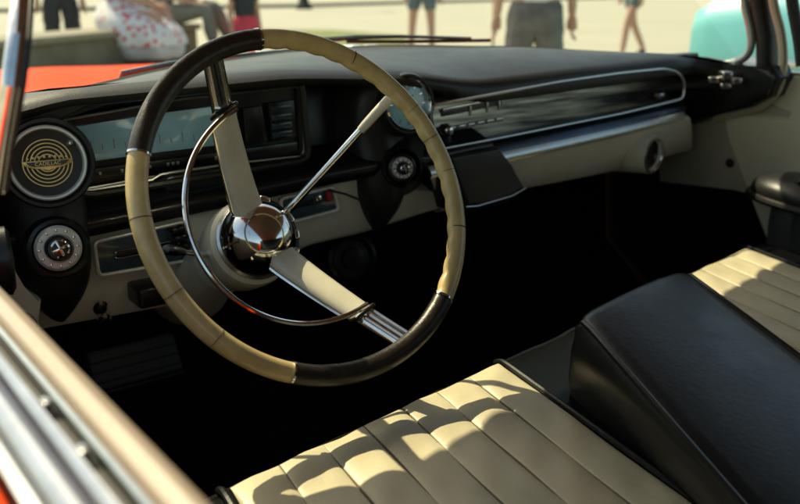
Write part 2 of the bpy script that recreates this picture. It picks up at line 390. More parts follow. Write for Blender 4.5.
# right pod
A2 = Vector((-.10, -1, .12)).normalized(); d2 = P(409, 104, y=.275)
podR = obj('clock_pod', pod(d2.x-.028, .292, d2.z-.01, .832, .05), DASHV, dash, sharp=180, subsurf=2)
bm = B(); lathe(bm, d2, A2, [(.060, -.15), (.058, -.09), (.053, -.03), (.0495, -.004), (.047, .002), (.0435, .002), (.041, -.004)], 52); obj('clock_barrel', bm, DASHV, podR)
bm = B(); lathe(bm, d2, A2, [(.0405, -.006), (.0425, .001), (.040, .003), (.0375, .0), (.037, -.006)], 52); obj('clock_bezel', bm, CHROME, podR)
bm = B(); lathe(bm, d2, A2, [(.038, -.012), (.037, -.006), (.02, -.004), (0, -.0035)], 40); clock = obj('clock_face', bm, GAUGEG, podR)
X2, Y2, _ = frame(A2); bm = B()
for q in range(12):
    a = 2*PI*q/12; c = d2+A2*-.0045+(X2*math.cos(a)+Y2*math.sin(a))*.030; rbox(bm, c, (.005, .0012, .001), Matrix((X2, Y2, A2)).transposed() @ Matrix.Rotation(a, 3, 'Z'), 0)
tube(bm, [d2+A2*-.002, d2+A2*-.002+X2*.010+Y2*.014], .0008, 5); tube(bm, [d2+A2*-.002, d2+A2*-.002+X2*-.02+Y2*.012], .0006, 5)
lathe(bm, d2+A2*-.004, A2, [(.004, 0), (.004, .004), (0, .005)], 16)
obj('clock_hand', bm, CHROME, clock)
k2 = P(402, 168, y=.262)
bm = B(); lathe(bm, k2, Vector((-.45, -.9, .1)), [(.058, -.075), (.046, -.05), (.034, -.02), (.031, -.004)], 40); obj('knob_cone', bm, DASHV, podR)
ign(k2, Vector((-.35, -.95, .12)), .0175, podR, 'ignition_switch')

# right half: long recess with engine-turned panel, radio, trims
def strip(name, uv_top, uv_bot, y0, y1, m, parent, th=.006, n=1):
    bm = B(); secs = []
    for (a, b) in zip(uv_top, uv_bot):
        p, q = P(*a, y=y0), P(*b, y=y1); secs.append([p, p.lerp(q, .33)+Vector((0, -th*.5, 0)), p.lerp(q, .66)+Vector((0, -th*.5, 0)), q, q+Vector((0, .03, 0)), p+Vector((0, .03, 0))])
    loft(bm, secs, True, True); return obj(name, bm, m, parent)
def streak_mat():
    m = mat('streaked_dark_panel', (.06, .06, .055), .25, .85); nt = m.node_tree; b = nt.nodes['Principled BSDF']
    tc = nt.nodes.new('ShaderNodeTexCoord'); mp = nt.nodes.new('ShaderNodeMapping'); mp.inputs['Scale'].default_value = (7, 60, 110)
    n_ = nt.nodes.new('ShaderNodeTexNoise'); n_.inputs['Scale'].default_value = 1; n_.inputs['Detail'].default_value = 7
    rp = nt.nodes.new('ShaderNodeValToRGB'); rp.color_ramp.elements[0].position = .38; rp.color_ramp.elements[0].color = (.05, .05, .05, 1)
    rp.color_ramp.elements[1].position = .68; rp.color_ramp.elements[1].color = (.42, .40, .34, 1)
    nt.links.new(tc.outputs['Object'], mp.inputs['Vector']); nt.links.new(mp.outputs[0], n_.inputs['Vector']); nt.links.new(n_.outputs['Fac'], rp.inputs['Fac']); nt.links.new(rp.outputs['Color'], b.inputs['Base Color']); return m
STREAK = streak_mat()
rec = strip('trim_recess', [(425, 100), (500, 84), (560, 74), (620, 67), (668, 64), (686, 72)], [(425, 156), (500, 143), (560, 131), (620, 118), (672, 108), (688, 98)], .352, .338, STREAK, dash, 0)
frame_tube('recess_bead', [(430, 106), (500, 93), (560, 82), (620, 73.5), (664, 69), (678, 72), (685, 82), (683, 99), (620, 114), (560, 126), (500, 138), (437, 150)], .264, .0026, STEEL, dash, 4)
strip('blue_lip', [(436, 150), (500, 139), (560, 127), (620, 115), (684, 102)], [(440, 163), (500, 152), (560, 140), (620, 127), (686, 112)], .300, .280, BLUEMET, dash, .008)
strip('bright_trim', [(428, 167), (500, 152), (560, 140), (620, 127), (684, 112)], [(432, 178), (500, 163.5), (560, 150), (620, 136), (684, 119)], .276, .270, STEEL, dash, .006)
# radio
rad = panel('radio', [(440, 110), (502, 97), (504, 124), (441, 137)], .347, .02, BLACKP, dash)
for (a, b, c, d_) in (((443, 109), (503, 97), (503, 99.5), (443, 112)), ((453, 127), (503, 118), (503, 121), (453, 131))):
    panel('radio_bar', [a, b, c, d_], .342, .006, CHROME, rad, .001)
for k in range(5):
    u = 459+k*9.4; panel('push_button', [(u, 125.5-k*1.75), (u+7, 124.2-k*1.75), (u+7, 128-k*1.75), (u, 129.4-k*1.75)], .336, .01, CHROMEW, rad, .001)
bm = B(); c = P(446, 130, y=.34); lathe(bm, c, (-.1, -1, .1), [(.012, -.015), (.012, 0), (.009, .004), (.0085, .012), (.006, .014), (0, .0145)], 24); obj('radio_knob', bm, CHROME, rad)
for u in (470, 487, 499):
    panel('dial_line', [(u, 104-(u-443)*.2+6), (u+1.6, 103.7-(u-443)*.2+6), (u+1.6, 117-(u-443)*.2+4), (u, 117.3-(u-443)*.2+4)], .344, .004, STEEL, rad, .0003)
bm = B(); c = P(660, 95, y=.33); lathe(bm, c, (-.2, -1, .2), [(.016, -.01), (.014, .004), (.006, .009), (0, .01)], 20, 1.3, .6); obj('glovebox_latch', bm, CHROMEW, dash)

# cream lower panels
def lower_panel(name, top, bot, y0, y1, m, parent):
    bm = B(); secs = []
    for a, b in zip(top, bot):
        p, q = P(*a, y=y0), P(*b, y=y1)
        secs.append([p+Vector((0, .03, .01)), p, p.lerp(q, .06)+Vector((0, -.006, 0)), p.lerp(q, .5)+Vector((0, -.008, 0)), p.lerp(q, .92)+Vector((0, -.006, 0)), q, q+Vector((0, .012, -.004)), q+Vector((0, .04, .004))])
    loft(bm, secs, False, False); return obj(name, bm, m, parent)
lowL = lower_panel('lower_dash_panel', [(-40, 258), (20, 247), (90, 230), (150, 219), (215, 205), (285, 190), (356, 176), (362, 180), (430, 190)], [(-30, 345), (40, 329), (100, 318), (150, 309), (215, 297), (270, 263), (310, 245), (365, 232), (440, 208)], .322, .335, CREAMP, dash)
lowR = lower_panel('lower_dash_panel', [(428, 176), (500, 160), (560, 147), (620, 133), (688, 116)], [(440, 212), (505, 192), (560, 182), (620, 170), (690, 150)], .285, .33, CREAMP, dash)
h1 = panel('heater_panel', [(96, 243), (186, 223), (194, 258), (100, 274)], .306, .012, BLUEPAN, lowL)
frame_tube('chrome_frame', [(94, 242), (187, 221), (196, 259), (99, 276)],   .306, .0028, mat('satin_ring', (.8, .8, .72)), h1, 2)
panel('slider_slot', [(116, 253), (178, 241), (179, 246), (117, 258)], .3025, .004, BLACKP, h1, .0005); frame_tube('slot_trim', [(115, 252), (178, 240), (179, 247), (116, 259)], .3022, .0008, CHROME, h1, 1)
bm = B()
for k, (u, v) in enumerate(((174, 230), (181, 228), (177, 238), (184, 236), (179, 247), (186, 245))): rbox(bm, P(u, v, y=.297), (.012, .016, .009), None, .003)
obj('slider_knob', bm, BLACKP, h1)
h2 = panel('fan_panel', [(282, 200), (332, 189), (337, 209), (286, 222)], .306, .012, BLUEPAN, lowL); h2['label'] = 'right control panel with small red tab'
frame_tube('chrome_frame', [(280, 199), (333, 187), (339, 210), (285, 224)],   .306, .0028, mat('satin_ring', (.8, .8, .72)), h2, 2)
panel('red_tab', [(326, 192), (331, 191), (333, 201), (328, 202)], .301, .004, REDL, h2, .0008)
panel('slider_slot', [(284, 207), (322, 198), (323, 202), (285, 211)], .3025, .004, BLACKP, h2, .0005)
bm = B(); lathe(bm, P(317, 198, y=.298), (0, -1, .1), [(.004, 0), (.005, .006), (0, .008)], 14); obj('slider_knob', bm, CHROME, h2)
for u, v in ((160, 256), (336, 178), (245, 262)):
    bm = B(); lathe(bm, P(u, v+2, y=.306), (0, -1, 0), [(.006, -.006), (.0055, .002), (.003, .005), (0, .0055)], 14); obj('panel_screw', bm, CREAMP, lowL)
for u, v in ((100, 307), (104, 320)):
    bm = B(); lathe(bm, P(u, v, y=.31), (0, -1, -.1), [(.004, -.03), (.004, -.006), (.009, -.004), (.0105, .003), (.007, .008), (0, .009)], 20); obj('brake_release_knob', bm, CHROME, lowL)
bm = B(); rbox(bm, P(150, 292, y=.30), (.05, .05, .03), None, .006); obj('hood_release_block', bm, BLACKP, lowL)
bm = B(); tube(bm, [P(u, v, y=.30) for u, v in ((328, 190), (345, 194), (360, 200), (372, 199))], .0018, 8); obj('loose_wire', bm, RUBBER, lowL)
# round blower outlet tucked under the dash
bm = B(); c = P(353, 259, y=.36); lathe(bm, c, (-.2, -1, .3), [(.045, -.04), (.045, 0), (.038, .004), (.036, -.006), (.02, -.004), (.018, .002), (0, .004)], 36); obj('blower_outlet', bm, BLACKP, dash)
bm = B(); c = P(353, 259, y=.355); lathe(bm, c, (-.2, -1, .3), [(.0345, -.002), (.0355, .001), (.0365, -.002)], 36); obj('outlet_ring', bm, DARKMET, dash)
# air duct at the right end of the dash
bm = B(); c = P(653, 155, y=.27); ax = Vector((.05, -1, -.05))
lathe(bm, c, ax, [(.062, -.16), (.054, -.09), (.044, -.03), (.0405, -.006), (.039, .002), (.035, .004), (.031, -.002), (.030, -.02)], 40, .85, 1); duct = obj('air_outlet', bm, CREAMP, dash)
bm = B(); lathe(bm, c, ax, [(.0305, -.006), (.026, -.012), (0, -.012)], 30, .85, 1); mo = obj('outlet_mouth', bm, BLACKP, duct)
bm = B(); lathe(bm, c, ax, [(.0385, .001), (.0375, .005), (.0335, .005), (.0315, 0)], 40, .85, 1); obj('outlet_ring', bm, CHROMEW, duct)
bm = B(); rbox(bm, (.725, .37, .90), (.13, .03, .16), None, .004); obj('dash_backing', bm, BLACKP, dash)
bm = B(); slab(bm, [Vector((x, y, .895)) for x, y in ((.60, .40), (.796, .22), (.796, .84), (.60, .84))], (0, 0, .012), .002); obj('sun_leak_blocker', bm, CARPET, car)  # unseen slab added to stop sun leaking onto kick panel and floor
# right end cap of the dash with courtesy lamp
bm = B(); slab(bm, [P(u, v, x=.738) for u, v in ((672, 62), (690, 58), (712, 62), (748, 66), (772, 66), (777, 78), (769, 97), (748, 108), (715, 115), (690, 125), (682, 112), (684, 80))], (.06, 0, 0), .012, 4)
cap = obj('dash_end_cap', bm, mat('gloss_black_vinyl', (.014, .014, .013), .25, var=.25, vscale=12), dash)
bm = B()
for dx, dz, sx, sz in ((0, .006, .022, .012), (0, -.010, .018, .008), (-.018, -.002, .01, .01), (.018, -.002, .01, .01)):
    c = P(725, 79, x=.705); rbox(bm, c+Vector((-dx*.6, dx*1.1, dz*1.35)), (.022, sx*1.35, sz*1.3), Matrix.Rotation(math.radians(-35), 3, 'Z'), .003)
obj('latch_block', bm, CHROMEW, cap)

# ------------------------------------------------------------------ windscreen
PILB = {-1: Vector((-.785, .175, .985)), 1: Vector((.785, .175, .975))}
def hdr(x): return Vector((x,   .425+.16*x-.03*(abs(x)/.70)**2.2, 1.385-.02*(x/.7)**2))
bm = B(); secs = []
for i in range(49):
    t = -1+2*i/48; x = .775*math.sin(t*PI/2*.96)/math.sin(PI/2*.96); b = base(max(-.76, min(.80, x))); b.x = x
    tp = hdr(x*.89); row = []
    for k in range(9):
        s = k/8; p = b.lerp(tp, s); p.y += .03*math.sin(PI*s); row.append(p)
    secs.append(row)
loft(bm, secs); glass = obj('windscreen', bm, GLASS, car)
bm = B(); tube(bm, [hdr(-.70+1.4*i/24)+Vector((0, 0, .008)) for i in range(25)], .028, 12); obj('windscreen_header', bm, CHROME, car)
for sgn in (-1, 1):
    px = [(20, 0), (19, 38), (14, 80), (6, 130), (1, 170)] if sgn < 0 else None
    if sgn < 0: path = [P(21, -60, x=-.74), P(21, 0, x=-.755), P(18, 38, x=-.77), P(12, 85, x=-.78), P(3, 140, x=-.785), P(-4, 190, x=-.79)]; r_ = .0066
    else: path = [P(752, -60, x=.775), P(760, 0, x=.783), P(767, 38, x=.787), P(767, 64, x=.787), P(764, 84, x=.787)]; r_ = .026
    path = [hdr(.70*sgn)] + path
    bm = B(); tube(bm, path, r_, 14, shape=[(1.1*math.cos(q), .8*math.sin(q)) for q in [2*PI*k/16 for k in range(16)]])
    o = obj('windscreen_pillar', bm, CHROME if sgn < 0 else DASHV, glass)
    if sgn > 0:
        def crv(name, us, x, rr, m_):
            c = [P(u, v, x=x) for u, v in us]; pts = []
            for i in range(len(c)-1):       # smooth the run of points
                p0, p1_, p2_, p3 = c[max(0, i-1)], c[i], c[i+1], c[min(len(c)-1, i+2)]
                for k in range(6):
                    t = k/6; pts.append(.5*((2*p1_)+(p2_-p0)*t+(2*p0-5*p1_+4*p2_-p3)*t*t+(3*p1_-p0-3*p2_+p3)*t**3))
            bm = B(); tube(bm, pts+[c[-1]], rr, 10); return obj(name, bm, m_, o)
        crv('pillar_trim', ((738, -60), (744, 0), (750, 28), (751, 46), (744, 58), (728, 64), (705, 66)), .765, .0085, mat('pillar_grey', (.42, .43, .40), .35, .5))
        crv('pillar_trim', ((766, -60), (773, 0), (781, 34), (783, 62), (778, 88), (764, 104), (742, 112), (715, 118)), .770, .0095, mat('pillar_cream', (.56, .50, .36), .35, .2))
        crv('pillar_seal', ((786, -60), (792, 0), (799, 40), (802, 66)), .775, .012, RUBBER)
    else:
        bm = B(); tube(bm, [p+_r*.0075 for p in path[1:]], .0022, 8); obj('pillar_trim', bm, RUBBER, o)
# base gasket, cowl vent panel and wipers
bm = B(); tube(bm, [base(-.74+1.5*i/40)+Vector((0, .012, -.006)) for i in range(41)], .008, 8); obj('windscreen_gasket', bm, RUBBER, car)
bm = B(); secs = []
for i in range(41):
    x = -.78+1.42*i/40; b = base(max(-.76, min(.80, x))); b.x = x
    lo = .034*max(0, min(1, (x+.45)/.35))
    secs.append([b+Vector((0, .018, -.012)), b+Vector((0, .07, -.018-lo*.6)), b+Vector((0, .16, -.03-lo)), Vector((x, .80, .952-lo)), Vector((x, .84, .935-lo))])
loft(bm, secs); obj('cowl', bm, REDP, car)
for (x0, x1, dz) in ((-.42, -.08, -.016), (.0, .33, 0)):
    bm = B(); p = base(x0)+Vector((0, .06, .008+dz)); q = base(x1)+Vector((0, .035, .016+dz)); mid = p.lerp(q, .5)+Vector((0, 0, .008))
    tube(bm, [p+Vector((0, .05, -.02)), p+Vector((0, .03, .002)), p.lerp(q, .25)+Vector((0, .012, .008)), mid, q], [.007, .006, .005, .004, .003], 8)
    w = obj('wiper', bm, mat('teal_grey_wiper', (.12, .16, .17), .35, .6, var=.2), car)
    bm = B(); tube(bm, [p+Vector((.06, 0, .0)), mid+Vector((0, -.006, -.010)), q+Vector((.05, -.004, -.006))], .004, 6); obj('wiper_blade', bm, RUBBER, w)
bm = B()
for k in range(14):
    x = -.30+k*.05; b = base(x)+Vector((0, .095, -.008)); rbox(bm, b, (.030, .05, .008), None, .003)
obj('cowl_vent', bm, STEEL, car)

# ------------------------------------------------------------------ bonnet, fenders, body sides (red)
bm = B(); secs = []
for i in range(25):
    t = i/24; y = lerp(.78, 2.55, t); row = []
    for x in [-.97, -.93, -.86, -.78, -.70, -.60, -.45, -.2, 0, .2, .45, .60, .70, .78, .86, .93, .97]:
        ax = abs(x); crest = math.exp(-((ax-.80)/.16)**2)
        z = .915 - .028*max(0, min(1, (x+.45)/.35)) + (.058 if x < 0 else .030)*crest - .03*max(0, (ax-.86)/.11)*2.4 - .05*t - .05*max(0, t-.55)**1.5*1.6 + .012*math.exp(-(ax/.2)**2)
        row.append(Vector((x, y, z)))
    row = [Vector((-.985, y, .40)), Vector((-.99, y, .78-.04*t))] + row + [Vector((.99, y, .78-.04*t)), Vector((.985, y, .40))]
    secs.append(row)
loft(bm, secs, False, False); obj('bonnet', bm, REDP, car, sharp=60)
for s in (-1, 1):
    bm = B(); secs = []
    for y in (.80, .60, .40, .22):
        secs.append([Vector((s*x, y, z)) for x, z in ((.985, .40), (.99, .78), (.975, .86), (.93, .925 if s > 0 else .945), (.86, .935 if s > 0 else .958), (.80, .932 if s > 0 else .955), (.775, .925 if s > 0 else .945))])
    loft(bm, secs); obj('fender_panel', bm, REDP, car, sharp=60)

# ------------------------------------------------------------------ doors
# driver's door: cream sill pad, window slot, chrome beltline mouldings, red skin
door = B(); secs = []
for y in (.20, 0, -.3, -.6, -.9):
    secs.append([Vector((x, y, z)) for x, z in ((-.99, .35), (-.992, .74), (-.98, .83), (-.955, .875), (-.915, .9), (-.878, .910), (-.866, .916), (-.8645, .885), (-.80, .885))])
loft(door, secs); dL = obj('driver_door', door, REDP, car, sharp=50)
YL = [.20-.06*i for i in range(19)]
def sill(name, prof, m, parent):
    bm = B(); loft(bm, [[Vector((x+.012*((y+.4)/.3)*-.3, y, z)) for x, z in prof] for y in YL], True, True); return obj(name, bm, m, parent, sharp=40)
sill('door_pad', [(-.812, .88), (-.814, .914), (-.811, .920), (-.804, .923), (-.797, .920), (-.792, .912), (-.788, .89), (-.784, .80), (-.79, .45), (-.80, .45)], mat('sill_vinyl', (.38, .30, .22), .42, var=.1, vscale=14, bump=.2, bscale=300), dL)
sill('slot_seal', [(-.8145, .87), (-.8145, .917), (-.8165, .919), (-.8185, .917), (-.8185, .87)], STEEL, dL)
sill('slot_seal', [(-.8190, .87), (-.8190, .907), (-.8262, .905), (-.8262, .87)], RUBBER, dL)
sill('beltline_moulding', [(-.8265, .87), (-.8265, .917), (-.829, .921), (-.8325, .9195), (-.8350, .916), (-.8350, .87)], mat('door_trim_chrome', (.46, .47, .49), .2, 1, var=.2, vscale=25, rvar=.08), dL)
sill('beltline_moulding', [(-.8353, .87), (-.8353, .913), (-.838, .913), (-.8388, .87)], mat('navy_reflection', (.02, .025, .08), .4, var=.3), dL)  # blue reflection between the chrome mouldings, painted as a navy strip
sill('beltline_moulding', [(-.839, .87), (-.839, .917), (-.843, .921), (-.849, .919), (-.8515, .9155), (-.8515, .87)], mat('door_trim_chrome', (.46, .47, .49), .2, 1, var=.2, vscale=25, rvar=.08), dL)
sill('beltline_moulding', [(-.852, .87), (-.852, .914), (-.8555, .917), (-.861, .9155), (-.8635, .911), (-.8635, .87)], mat('dull_trim', (.36, .37, .38), .3, 1, var=.15, vscale=30), dL)
for y in (-.385, -.45):
    bm = B(); rbox(bm, (-.8222, y, .9125), (.005, .010, .006), None, .001); obj('seal_clip', bm, CHROMEW, dL)
# dark vent-window handle near the pillar
bm = B(); lathe(bm, P(-4, 262, x=-.75), (1, -.2, 0), [(.03, 0), (.03, .012), (.024, .016), (0, .017)], 32, 1, 1.2); obj('vent_window_crank', bm, BLACKP, dL)
bm = B(); lathe(bm, P(22, 322, x=-.70), (.4, -.6, .8), [(.020, -.03), (.020, 0), (.016, .003), (.014, -.004), (0, -.004)], 28); obj('kick_vent_ring', bm, CHROMEW, dL)
bm = B(); slab(bm, [P(u, v, y=.25) for u, v in ((-10, 245), (10, 255), (22, 290), (42, 300), (38, 335), (0, 345), (-20, 340))], (0, .06, 0), .004); obj('kick_panel', bm, CREAMP, dL)
# passenger door
bm = B(); secs = []
XD = .80
for y in (.17, .05, -.1, -.35, -.65, -.95):
    secs.append([Vector((x, y, z)) for x, z in ((.985, .35), (.99, .76), (.95, .88), (.87, .945), (.84, .95), (.815, .947), (.803, .935), (.80, .90))])
loft(bm, secs); dR = obj('passenger_door', bm, REDP, car, sharp=50)
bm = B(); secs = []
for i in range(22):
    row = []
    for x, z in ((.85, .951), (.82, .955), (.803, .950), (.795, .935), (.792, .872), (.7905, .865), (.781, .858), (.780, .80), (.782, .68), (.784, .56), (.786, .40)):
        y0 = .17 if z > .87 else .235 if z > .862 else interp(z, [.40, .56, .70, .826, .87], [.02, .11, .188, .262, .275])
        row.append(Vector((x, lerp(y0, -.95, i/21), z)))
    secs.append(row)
loft(bm, secs); obj('door_trim_panel', bm, mat('painted_sunlit_vinyl', (.82, .77, .56), .4, var=.08, vscale=7, bump=.15, bscale=200), dR, sharp=40)  # paler colour and slanted front edge stand in for a sunlit patch
bm = B(); tube(bm, [Vector((.797, .165-.058*i, .953)) for i in range(20)], .004, 8); obj('trim_bead', bm, STEEL, dR)
# cream kick panel ahead of the door
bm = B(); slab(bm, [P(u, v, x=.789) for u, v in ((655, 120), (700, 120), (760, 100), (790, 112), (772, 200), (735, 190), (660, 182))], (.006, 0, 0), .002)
kp = obj('kick_panel', bm, mat('painted_shade_vinyl', (.50, .46, .34), .5, var=.12, vscale=9), car)  # greyer cream puts shade into the colour beside the sunlit door patch
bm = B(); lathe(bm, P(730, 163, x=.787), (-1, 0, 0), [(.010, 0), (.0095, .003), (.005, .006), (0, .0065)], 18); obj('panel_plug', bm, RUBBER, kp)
# armrest on the passenger door
def ell(cx, cy, cz, sx, sy, sz, bm):
    g = bmesh.ops.create_uvsphere(bm, u_segments=32, v_segments=16, radius=1)['verts']
    bmesh.ops.transform(bm, matrix=Matrix.Translation((cx, cy, cz)) @ Matrix.Diagonal((sx, sy, sz, 1)), verts=g)
ac = P(817, 199, x=.715); bm = B()
ell(ac.x, ac.y, ac.z+.004, .078, .135, .040, bm)
for v in bm.verts:
    if v.co.z < ac.z-.008: v.co.z = ac.z-.008-(ac.z-.008-v.co.z)*.45
    v.co.z += .12*(v.co.y-ac.y)*.3
arm = obj('door_armrest', bm, mat('grey_armrest_vinyl', (.020, .022, .022), .36, var=.25, vscale=14, bump=.2, bscale=300), dR, sharp=50)
bm = B(); tube(bm, [ac+Vector((.079*math.cos(q), .137*math.sin(q), -.010+.036*.137*math.sin(q))) for q in [2*PI*k/40 for k in range(40)]], .008, 8, True); obj('armrest_rim', bm, BLACKV, arm)
bm = B(); tube(bm, [ac+Vector((-.045, .02, .030)), ac+Vector((-.055, .0, .044)), ac+Vector((-.055, -.05, .046)), ac+Vector((-.045, -.07, .030))], .008, 10); obj('door_handle', bm, CHROME, arm)
bm = B(); secs = []
for i in range(41):
    y = .11-.5*i/40; f = abs(math.sin(PI*i/4)); secs.append([Vector((.79-.05-.006*f, y, .70)), Vector((.79-.055-.010*f, y, .66)), Vector((.79-.05-.006*f, y, .58)), Vector((.79-.02, y, .45))])
loft(bm, secs); obj('pleated_door_pocket', bm, mat('grey_vinyl', (.10, .10, .085), .5, var=.2), dR)

# ------------------------------------------------------------------ bench seat
def yf(u): return -.122+.149*(u+.611)
def S(u, w, z): return Vector((u-.13*w, yf(u)-w, z))
def seat_z(w): # top surface, rolled front edge
    return .652 - .06*max(0, w) - (.009*max(0, 1-w/.022)**2 if w < .022 else 0)
bm = B(); secs = []
us = [-.675, -.67, -.65]+[-.62+.0477*i for i in range(27)]+[.645, .665, .67]
for u in us:
    e = .02*max(0, (abs(u+.003)-.62)/.05)**2
    row = [S(u, .08, .40), S(u, .012, .50), S(u, -.004, .58)]+[S(u, w, seat_z(max(w, .0))-.006-e) for w in (0, .008, .02, .035, .06, .12, .2, .3, .42, .55)]
    secs.append(row)
loft(bm, secs, False, False); seat = obj('bench_seat', bm, mat('bench_border_leather', (.006, .007, .0075), .30, var=.3, vscale=11, bump=.14, bscale=130, rvar=.06, spec=.10), car, sharp=60); seat['label'] = 'black bench with two cream pleated cushions'
STITCH = mat('seam_thread', (.17, .14, .085), .7)
def insert(u0, u1, n, name):
    bm = B(); secs = []; fs = [0, .016, .06, .14, .28, .42, .56, .7, .84, .94, .984]; smp = [(k, f) for k in range(n) for f in fs]+[(n, 0)]
    WS = [.014, .016, .019, .023, .029, .035]+[.041+.0062*i for i in range(76)]
    for k, f in smp:
        u = lerp(u0, u1, (k+f)/n); pk = math.exp(-(f*9)**2)+math.exp(-((1-f)*9)**2) if 0 < f < 1 else .4; puff = .0042*(1-abs(2*f-1)**3.4) - (.0022 if f == 0 else 0)
        row = []
        for w in WS:
            fade = max(0, min(1, (w-.012)/.03)); pd = (math.sin(w*37+k*2.1)*.0009+math.sin(w*83+k*4.7+f*3)*.0006)+pk*.00045*math.sin(w*310+k*1.3+math.sin(w*41+k)*2)
            row.append(S(u+.0009*math.sin(w*29+k*1.7), w, seat_z(w)+.001+puff*fade+pd*(1-abs(2*f-1))*2))
        secs.append(row)
    loft(bm, secs); bm.faces.ensure_lookup_table(); m_ = len(secs[0])-1
    for i in range(len(smp)-1):
        if (smp[i][1] == 0 or smp[i][1] == .984) and 0 < i < len(smp)-2:
            for q in range(m_): bm.faces[i*m_+q].material_index = 1
    return obj(name, bm, [CREAMV, STITCH], seat, sharp=70)
insert(-.603, -.183, 7, 'pleated_cushion'); insert(.125, .545, 7, 'pleated_cushion')
for u in (-.611, -.176, .552):
    bm = B(); tube(bm, [S(u, w, seat_z(w)+.001) for w in (.0, .006, .015, .03, .05, .1, .2, .3, .4, .5)], .0042, 8); obj('piping', bm, SEATB, seat)
bm = B(); tube(bm, [S(-.64+.032*i, .001+.0012*math.sin(i*2.1), .637+.0012*math.sin(i*1.3)) for i in range(39)], .0042, 8); obj('piping', bm, SEATB, seat)
# folded-down centre armrest
bm = B(); secs = []
def AR(a, w, h): # a 0..1 across, h 0..1 up; the arm lies a little askew, its rear towards the driver
    lx = lerp(lerp(-.158, -.150, max(0, h)), lerp(-.240, -.292, max(0, h)), (w-.11)/.31); rx = .108-.37*(w-.12)
    x = lerp(lx, rx, a); hz = lerp(.742, .695, (w-.11)/.31); z0 = seat_z(w)-.01
    return Vector((x, -.185+.149*(x+.16)-(w-.11), lerp(z0, hz, h)))
prof = [(0.0, -.05), (-.045, .25), (-.05, .62), (-.012, .92), (.03, .995), (.09, 1.02), (.3, 1.04), (.5, 1.05), (.7, 1.04), (.9, 1.0), (.97, .96), (1.0, .88), (1.015, .6), (1.01, .25), (1, -.05)]
for w, sc, ins in ((.097, .80, .06), (.0985, .90, .03), (.1015, .96, .012), (.107, .99, .003), (.116, 1, 0), (.14, 1, 0), (.2, 1, 0), (.26, 1, 0), (.33, 1, 0), (.4, 1, 0), (.55, 1, 0)):
    secs.append([AR(lerp(a, .5, ins), w, (h-.45)*sc+.45 if h > .45 else h) for a, h in prof])
loft(bm, secs, True, True); ar = obj('centre_armrest', bm, SEATB, seat, sharp=60)
bm = B(); tube(bm, [AR(.0, w, h) for w, h in ((.104, .1), (.100, .5), (.101, .86), (.110, .945), (.13, .965), (.2, .965), (.3, .965), (.42, .965), (.54, .965))], .0042, 8); obj('piping', bm, SEATB, ar)
bm = B(); tube(bm, [AR(1.0, w, h) for w, h in ((.102, .86), (.112, .93), (.2, .935), (.3, .935), (.42, .935), (.54, .935))], .0042, 8); obj('piping', bm, SEATB, ar)
# backrest (behind the view)
bm = B(); secs = []
for u in (-.66, -.63, -.4, -.2, 0, .2, .4, .6, .65):
    e = .03 if abs(u) > .64 else 0
    secs.append([Vector((u, -.60-e+.03*u, .60)), Vector((u, -.66-e+.03*u, .78)), Vector((u, -.74-e+.03*u, .98)), Vector((u, -.79+.03*u, 1.02-e)), Vector((u, -.84+.03*u, .98)), Vector((u, -.86+.03*u, .5))])
loft(bm, secs); obj('backrest', bm, SEATB, seat, sharp=50)

# ------------------------------------------------------------------ footwell sides, floor, firewall, pedals
for sx in (-1, 1):
    bm = B(); slab(bm, [Vector((sx*.797, y, z)) for y, z in ((-.2, .28), (.66, .28), (.66, .945), (.20, .945), (.10, .80), (-.2, .80))], (sx*.01, 0, 0)); obj('footwell_side', bm, CARPET, car)
bm = B(); loft(bm, [[Vector((x, y, z)) for y, z in ((-1.6, .30), (.10, .30), (.38, .36), (.58, .50), (.62, .95))] for x in (-.79, 0, .79)]); obj('floor_carpet', bm, CARPET, car, sharp=50)
bm = B(); c = P(135, 362, y=.30); rbox(bm, c, (.13, .012, .06), Matrix.Rotation(math.radians(-35), 3, 'X'), .006)
for k in range(5): rbox(bm, c+Vector((0, -.006-.0, -.024+.012*k))+Vector((0, .0085*(k-2), 0)), (.125, .004, .004), None, .001)
obj('brake_pedal', bm, RUBBER, car)

# ------------------------------------------------------------------ soft top and rear body
bm = B(); secs = []
for y, zc, hw in ((.44, 1.40, .73), (.1, 1.425, .765), (-.4, 1.445, .765), (-.9, 1.44, .75), (-1.4, 1.40, .72), (-1.75, 1.28, .68), (-1.95, 1.0, .66)):
    top = [Vector((hw*s, y+(.16*hw*s-.035*abs(s)**2.2)*(y > .2), zc-.05*abs(s)**3)) for s in (-1, -.85, -.5, 0, .5, .85, 1)]
    secs.append(top+[p+Vector((0, 0, -.018)) for p in reversed(top)])
loft(bm, secs, True, True); top = obj('soft_top', bm, CLOTHTOP, car, sharp=50)
bm = B(); loft(bm, [[p+Vector((0, .0, -.006)) for p in sc_[7:]] for sc_ in secs[:-1]]); obj('bounce_liner', bm, mat('grey_bounce_liner', (.13, .125, .105), .9, var=.1, vscale=12, bump=.3, bscale=300), top)  # unseen liner added under the roof to bounce light into the cabin
bm = B(); secs = []
for y, z in ((-.9, .91), (-1.5, .92), (-2.1, .90), (-3.0, .86)):
    secs.append([Vector((x, y, zz)) for x, zz in ((-.99, .35), (-.995, .75), (-.95, z-.03), (-.80, z), (0, z-(0 if y < -1.8 else .35)), (.80, z), (.95, z-.03), (.995, .75), (.99, .35))])
loft(bm, secs, False, True); obj('rear_body', bm, REDP, car, sharp=50)

